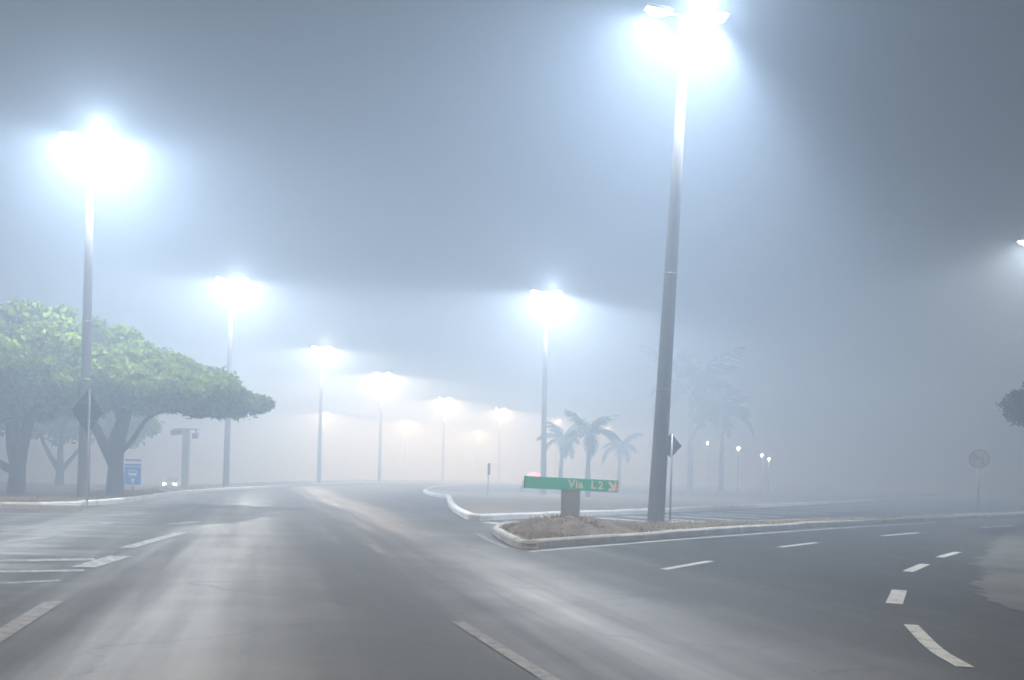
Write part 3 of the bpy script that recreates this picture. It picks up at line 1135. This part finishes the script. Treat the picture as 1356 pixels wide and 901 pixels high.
# ------------------------------------------------------------------ trees
def leaf_cloud(clumps, per, size, seed, zmin=-1e9):
    """leaf-sized quads scattered in the given ellipsoid clumps (cx,cy,cz,rx,ry,rz)"""
    g = np.random.default_rng(seed)
    V, Fc = [], []
    base = 0
    for (cx, cy, cz, rx, ry, rz, f) in clumps:
        n = int(per * f)
        d = g.normal(size=(n, 3))
        d /= np.linalg.norm(d, axis=1)[:, None]
        rad = 0.40 + 0.62 * g.random(n) ** 0.6 + 0.25 * (g.random(n) > 0.93)
        c = np.array([cx, cy, cz]) + d * rad[:, None] * np.array([rx, ry, rz])
        c = c[c[:, 2] > zmin + g.uniform(-0.25, 0.25, len(c))]
        n = len(c)
        nrm = g.normal(size=(n, 3)) + np.array([0, 0, 0.7]) + 0.6 * (c - np.array([cx, cy, cz]))
        nrm /= np.linalg.norm(nrm, axis=1)[:, None]
        a = g.normal(size=(n, 3))
        a -= nrm * (a * nrm).sum(1)[:, None]
        a /= np.linalg.norm(a, axis=1)[:, None]
        b = np.cross(nrm, a)
        s = size * (0.45 + 1.0 * g.random(n) ** 1.3)[:, None]
        q = np.stack([c - a * s, c - b * s * 0.42 + nrm * s * 0.1, c + a * s, c + b * s * 0.42 + nrm * s * 0.1], 1)
        V.append(q.reshape(-1, 3))
        idx = base + np.arange(n * 4).reshape(-1, 4)
        Fc.append(idx)
        base += n * 4
    return np.concatenate(V), np.concatenate(Fc)


def mesh_np(name, V, Fq, material, parent):
    me = bpy.data.meshes.new(name)
    me.vertices.add(len(V))
    me.vertices.foreach_set('co', V.astype(np.float32).ravel())
    me.loops.add(Fq.size)
    me.loops.foreach_set('vertex_index', Fq.astype(np.int32).ravel())
    me.polygons.add(len(Fq))
    me.polygons.foreach_set('loop_start', (np.arange(len(Fq)) * Fq.shape[1]).astype(np.int32))
    me.polygons.foreach_set('loop_total', np.full(len(Fq), Fq.shape[1], np.int32))
    me.update()
    me.validate()
    me.materials.append(material)
    o = bpy.data.objects.new(name, me)
    COL.objects.link(o)
    o.parent = parent
    return o


def spread_tree(label, loc, env, trunk_r, limbs, seed, per=520, leafmat=None, leaf=0.13, nclump=95, group=None, fork=1.9):
    """env(dx,dy) -> (zlow, zhigh) of the crown or None outside; coordinates local to the trunk foot"""
    t = thing('tree', label, 'tree', loc, 0, group)
    r = random.Random(seed)
    clumps = []
    tries = 0
    while len(clumps) < nclump and tries < 20000:
        tries += 1
        dx, dy = r.uniform(-9, 9), r.uniform(-6, 6)
        e = env(dx, dy)
        if not e:
            continue
        lo, hi = e
        k = r.random()
        s = r.uniform(0.32, 0.85)
        s = min(s, (hi - lo) * 0.55 + 0.12)
        z = lo + 0.65 * s + max(0.0, hi - lo - 1.3 * s) * (k ** 0.6)
        if env(dx + s * 0.8, dy) is None or env(dx - s * 0.8, dy) is None:
            continue
        clumps.append((dx, dy, z, s * 1.1, s * 1.1, s * 0.72, s * s * 2.0))
    bm = bmesh.new()
    for pts, r0, r1 in limbs:
        sm = smoothline(pts, 6)
        n = len(sm)
        tube(bm, sm, [r0 + (r1 - r0) * (i / (n - 1)) for i in range(n)], 10)
    # branches out to a share of the clumps
    ends = [Vector(l[0][-1]) for l in limbs] + [Vector(l[0][len(l[0]) // 2]) for l in limbs]
    for c_ in clumps[::2]:
        tgt = Vector(c_[:3])
        s = min(ends, key=lambda e: (e - tgt).length)
        if (s - tgt).length > 4.5:
            continue
        mid = s.lerp(tgt, 0.5) + Vector((r.uniform(-.3, .3), r.uniform(-.3, .3), r.uniform(-0.35, 0.1)))
        tube(bm, smoothline([s, mid, tgt], 3), [0.06, 0.055, 0.05, 0.04, 0.035, 0.025, 0.015], 5)
    mk('trunk', bm, M['bark'], t, True)
    V, Fq = leaf_cloud(clumps, per, leaf, seed)
    mesh_np('crown', V, Fq, leafmat or M['leaf'], t)
    return t


def lerp_tab(tab, x):
    if x <= tab[0][0] or x >= tab[-1][0]:
        return None
    for (x0, y0), (x1, y1) in zip(tab, tab[1:]):
        if x0 <= x <= x1:
            return y0 + (y1 - y0) * (x - x0) / (x1 - x0)


TY = 37.6
ta = G(152, 661, 0.1)
ta = P(152, 640, TY)


def prof_from_px(pts, Y, x0):
    out = []
    for px, py in pts:
        q = P(px, py, Y)
        out.append((q.x - x0, q.z - 0.1))
    return out


topA = prof_from_px([(20, 440), (70, 405), (110, 398), (150, 420), (190, 447), (240, 472), (290, 490), (318, 504), (332, 522)], TY, ta.x)
botA = prof_from_px([(20, 560), (70, 570), (110, 562), (150, 555), (190, 553), (240, 556), (290, 558), (318, 552), (332, 534)], TY, ta.x)


def envA(dx, dy):
    a, b = lerp_tab(topA, dx), lerp_tab(botA, dx)
    if a is None or b is None:
        return None
    f = 1 - (dy / 3.7) ** 2
    if f <= 0.02:
        return None
    f = math.sqrt(f)
    return b + (1 - f) * 0.7, b + (1 - f) * 0.7 + max(0.25, (a - b) * f)


limbsA = [
    ([(0, 0, -0.2), (0.02, 0, 0.7), (0.05, 0, 1.5), (0.22, 0, 2.4), (0.5, 0.1, 3.6), (0.8, 0.2, 5.0)], 0.36, 0.10),
    ([(0.0, 0, 1.1), (-0.45, 0.05, 1.9), (-0.95, 0.1, 2.8), (-1.5, 0.2, 3.9), (-2.0, 0.3, 5.2)], 0.24, 0.08),
    ([(0.15, 0, 1.6), (0.7, -0.2, 2.1), (1.35, -0.4, 2.95), (2.3, -0.5, 3.3), (3.6, -0.4, 3.5), (4.6, -0.3, 3.8)], 0.10, 0.05),
    ([(-0.3, 0, 1.7), (-0.1, 0.5, 2.8), (0.1, 1.2, 4.0), (0.2, 2.0, 5.2)], 0.14, 0.06),
    ([(0.2, 0, 2.3), (0.3, -0.8, 3.3), (0.2, -1.6, 4.3), (0.4, -2.2, 5.2)], 0.12, 0.05),
]
spread_tree('spreading green tree with a forked trunk behind the blue sign, crown lit on top', (ta.x, ta.y, 0.1), envA, 0.35, limbsA, 21, per=640, nclump=230, leaf=0.125)

TYB = 36.6
tb = P(22, 640, TYB)
topB = prof_from_px([(-170, 470), (-120, 430), (-60, 400), (0, 388), (40, 392), (80, 412), (120, 450), (150, 500)], TYB, tb.x)
botB = prof_from_px([(-170, 540), (-120, 560), (-60, 575), (0, 580), (40, 578), (80, 572), (120, 560), (150, 530)], TYB, tb.x)


def envB(dx, dy):
    a, b = lerp_tab(topB, dx), lerp_tab(botB, dx)
    if a is None or b is None:
        return None
    f = 1 - (dy / 3.4) ** 2
    if f <= 0.02:
        return None
    f = math.sqrt(f)
    return b + (1 - f) * 0.7, b + (1 - f) * 0.7 + max(0.25, (a - b) * f)


limbsB = [
    ([(0, 0, -0.2), (0.02, 0, 0.7), (0.1, 0, 1.4), (0.3, 0, 2.3), (0.6, 0.1, 3.6), (0.9, 0.2, 5.2)], 0.34, 0.10),
    ([(0.0, 0, 0.9), (-0.25, 0.05, 1.8), (-0.35, 0.1, 2.8), (-0.6, 0.2, 4.0), (-0.7, 0.3, 5.4)], 0.22, 0.08),
    ([(-0.05, 0, 0.8), (-0.8, 0, 1.2), (-1.6, 0.1, 1.9), (-2.6, 0.1, 2.9), (-3.5, 0.2, 3.8)], 0.17, 0.06),
    ([(0.15, 0, 1.7), (0.2, -0.7, 2.8), (0.2, -1.5, 4.0)], 0.12, 0.05),
]
spread_tree('green tree at the left edge of the picture, its trunk forking low', (tb.x, tb.y, 0.1), envB, 0.35, limbsB, 33, per=640, nclump=190, leaf=0.125)

tc_ = P(78, 640, 52.0)
envC = lambda dx, dy: None if (dx / 5.2) ** 2 + (dy / 4) ** 2 >= 0.98 else (1.6 + 0.9 * ((dx / 5.2) ** 2 + (dy / 4) ** 2), 1.7 + 4.2 * math.sqrt(1 - (dx / 5.2) ** 2 - (dy / 4) ** 2))
limbsC = [([(0, 0, -0.2), (0.05, 0, 1), (0.0, 0.1, 2.2), (0.3, 0.1, 4)], 0.24, 0.08), ([(0, 0, 0.9), (-0.7, 0, 2), (-1.3, 0, 3.4)], 0.15, 0.06), ([(0, 0, 0.8), (0.8, 0.1, 1.8), (1.7, 0, 3)], 0.14, 0.06)]
spread_tree('dim fogged tree behind, seen between the two big trunks', (tc_.x, tc_.y, 0.0), envC, 0.25, limbsC, 41, per=420, nclump=70, leaf=0.125)

td = Vector((21.55, 33.5, 0.05))
envD = lambda dx, dy: None if (dx / 4.9) ** 2 + (dy / 4) ** 2 >= 0.98 else (3.0 + 0.5 * ((dx / 4.9) ** 2 + (dy / 4) ** 2), 3.3 + 2.6 * math.sqrt(1 - (dx / 4.9) ** 2 - (dy / 4) ** 2))
limbsD = [([(0, 0, -0.2), (0.05, 0, 1), (0.0, 0.1, 2.4), (-0.3, 0.1, 4.2)], 0.24, 0.08), ([(0, 0, 1.4), (-0.9, 0, 2.6), (-2.2, 0, 3.4)], 0.13, 0.05), ([(0, 0, 1.5), (0.9, 0.1, 2.6), (2.0, 0, 3.6)], 0.13, 0.05)]
spread_tree('olive tree crown poking in at the right edge of the picture', td, envD, 0.25, limbsD, 52, per=520, nclump=80, leaf=0.13, leafmat=M['leaf_dull'])


# ------------------------------------------------------------------ palms
def frond_mesh(length, droop, seed):
    r = random.Random(seed)
    bm = bmesh.new()
    n = 26
    pts = []
    for i in range(n + 1):
        s = i / n
        x = length * (s - 0.22 * droop * s ** 2.2)
        z = length * (0.62 * s - (0.42 + 0.62 * droop) * s ** 2)
        pts.append(Vector((x, 0, z)))
    tube(bm, pts, [0.035 * (1 - 0.85 * i / n) for i in range(n + 1)], 5)
    for i in range(3, n + 1):
        s = i / n
        ll = length * 0.30 * (math.sin(math.pi * min(1, s * 0.9 + 0.10)) ** 0.7) + 0.05
        t = (pts[i] - pts[i - 1]).normalized()
        for sd in (-1, 1):
            for h in (0, 0.5):
                p = pts[i - 1].lerp(pts[i], h)
                d = (t * 0.65 + Vector((0, sd, 0)) * 0.85 + Vector((0, 0, r.uniform(-0.55, -0.05)))).normalized()
                w = t * 0.028 * (length / 2.2)
                e = p + d * ll * r.uniform(0.85, 1.1) + Vector((0, 0, -0.22 * ll))
                m_ = p.lerp(e, 0.5) + Vector((0, 0, 0.07 * ll))
                v = [bm.verts.new(q) for q in (p - w, p + w, m_ + w, m_ - w)]
                ve = bm.verts.new(e)
                bm.faces.new(v)
                bm.faces.new((v[3], v[2], ve))
    return bm


def palm(label, loc, h, flen, nf, seed, rtr=0.13, group='palms in the fog'):
    t = thing('palm_tree', label, 'palm', loc, 0, group)
    r = random.Random(seed)
    bm = bmesh.new()
    k = 9
    tube(bm, [(0.02 * math.sin(i), 0, -0.2 + (h - 0.6 + 0.2) * i / k) for i in range(k + 1)], [rtr * (1.25 - 0.45 * i / k + (0.12 if i in (3, 4) else 0)) for i in range(k + 1)], 12)
    mk('trunk', bm, M['palm_bark'], t, True)
    bm = bmesh.new()
    tube(bm, [(0, 0, h - 0.62), (0, 0, h - 0.3), (0, 0, h + 0.05), (0, 0, h + 0.25)], [rtr * 0.85, rtr * 0.95, rtr * 0.6, rtr * 0.25], 12)
    mk('crownshaft', bm, M['crownshaft'], t, True)
    for i in range(nf):
        a = 2 * math.pi * (i + r.uniform(-0.25, 0.25)) / nf * 1.0 + r.uniform(0, 0.3)
        droop = (0.15, 0.7, 1.1)[i % 3] + r.uniform(-0.1, 0.15)
        f = mk('frond', frond_mesh(flen * r.uniform(0.85, 1.1), droop, seed * 31 + i), M['frond'], t)
        f.location = (0, 0, h - 0.02)
        f.rotation_euler = (0, R((-28, -6, 12)[i % 3] + r.uniform(-8, 6)), a)
    return t


def palm_at(label, px, py, Y, flen, nf, seed, rtr=0.13):
    q = P(px, py, Y)
    return palm(label, (q.x, q.y, 0.08), q.z - 0.08, flen, nf, seed, rtr)


palm_at('dark palm behind the green sign with one frond sticking up, the clearest of the palms', 780, 575, 60.0, 2.3, 11, 3, 0.14)
palm_at('palm left of the clearest one, close by the street lamp pole', 744, 583, 66.0, 2.2, 10, 8, 0.14)
palm_at('paler palm just left of the thick concrete pole', 821, 592, 88.0, 2.5, 10, 12, 0.14)
palm_at('tall faint palm right of the thick concrete pole, largest of the palms', 916, 515, 79.0, 5.2, 14, 17, 0.20)
palm_at('faint palm with its crown low right of the tallest palm', 957, 548, 84.0, 4.0, 12, 23, 0.18)

# ------------------------------------------------------------------ fog
HB = bmesh.new()
box(HB, Vector((0, 190, 6.6)), (600, 500, 20.8))
m = bpy.data.materials.new("night_fog")
m.use_nodes = True
nt = m.node_tree
nt.nodes.clear()
out = nt.nodes.new('ShaderNodeOutputMaterial')
pv = nt.nodes.new('ShaderNodeVolumePrincipled')
pv.inputs['Color'].default_value = (0.66, 0.81, 1.0, 1)
pv.inputs['Density'].default_value = 0.0205
pv.inputs['Absorption Color'].default_value = (1, 1, 1, 1)
pv.inputs['Anisotropy'].default_value = 0.22
nt.links.new(pv.outputs[0], out.inputs['Volume'])
m.cycles.volume_sampling = 'MULTIPLE_IMPORTANCE'
m.cycles.homogeneous_volume = True
hz = mk('haze', HB, m)
hz['kind'] = 'stuff'
hz.display_type = 'WIRE'

# ------------------------------------------------------------------ night sky
w = bpy.data.worlds.new("World")
sc.world = w
w.use_nodes = True
w.cycles.sampling_method = 'NONE'
bg = w.node_tree.nodes['Background']
bg.inputs['Color'].default_value = (0.55, 0.75, 1.0, 1)
bg.inputs['Strength'].default_value = 0.012

# ------------------------------------------------------------------ render settings
sc.view_settings.view_transform = 'Standard'
sc.view_settings.look = 'None'
sc.view_settings.gamma = 1
sc.view_settings.exposure = 0.91
c = sc.cycles
c.use_denoising = True
try:
    c.denoiser = 'OPENIMAGEDENOISE'
    c.denoising_input_passes = 'RGB_ALBEDO_NORMAL'
except Exception:
    pass
c.max_bounces = 7
c.diffuse_bounces = 2
c.glossy_bounces = 2
c.transmission_bounces = 2
c.volume_bounces = 4
c.transparent_max_bounces = 8
c.use_light_tree = True
c.sample_clamp_indirect = 2.0
c.sample_clamp_direct = 30
c.use_adaptive_sampling = False
c.filter_width = 1.7
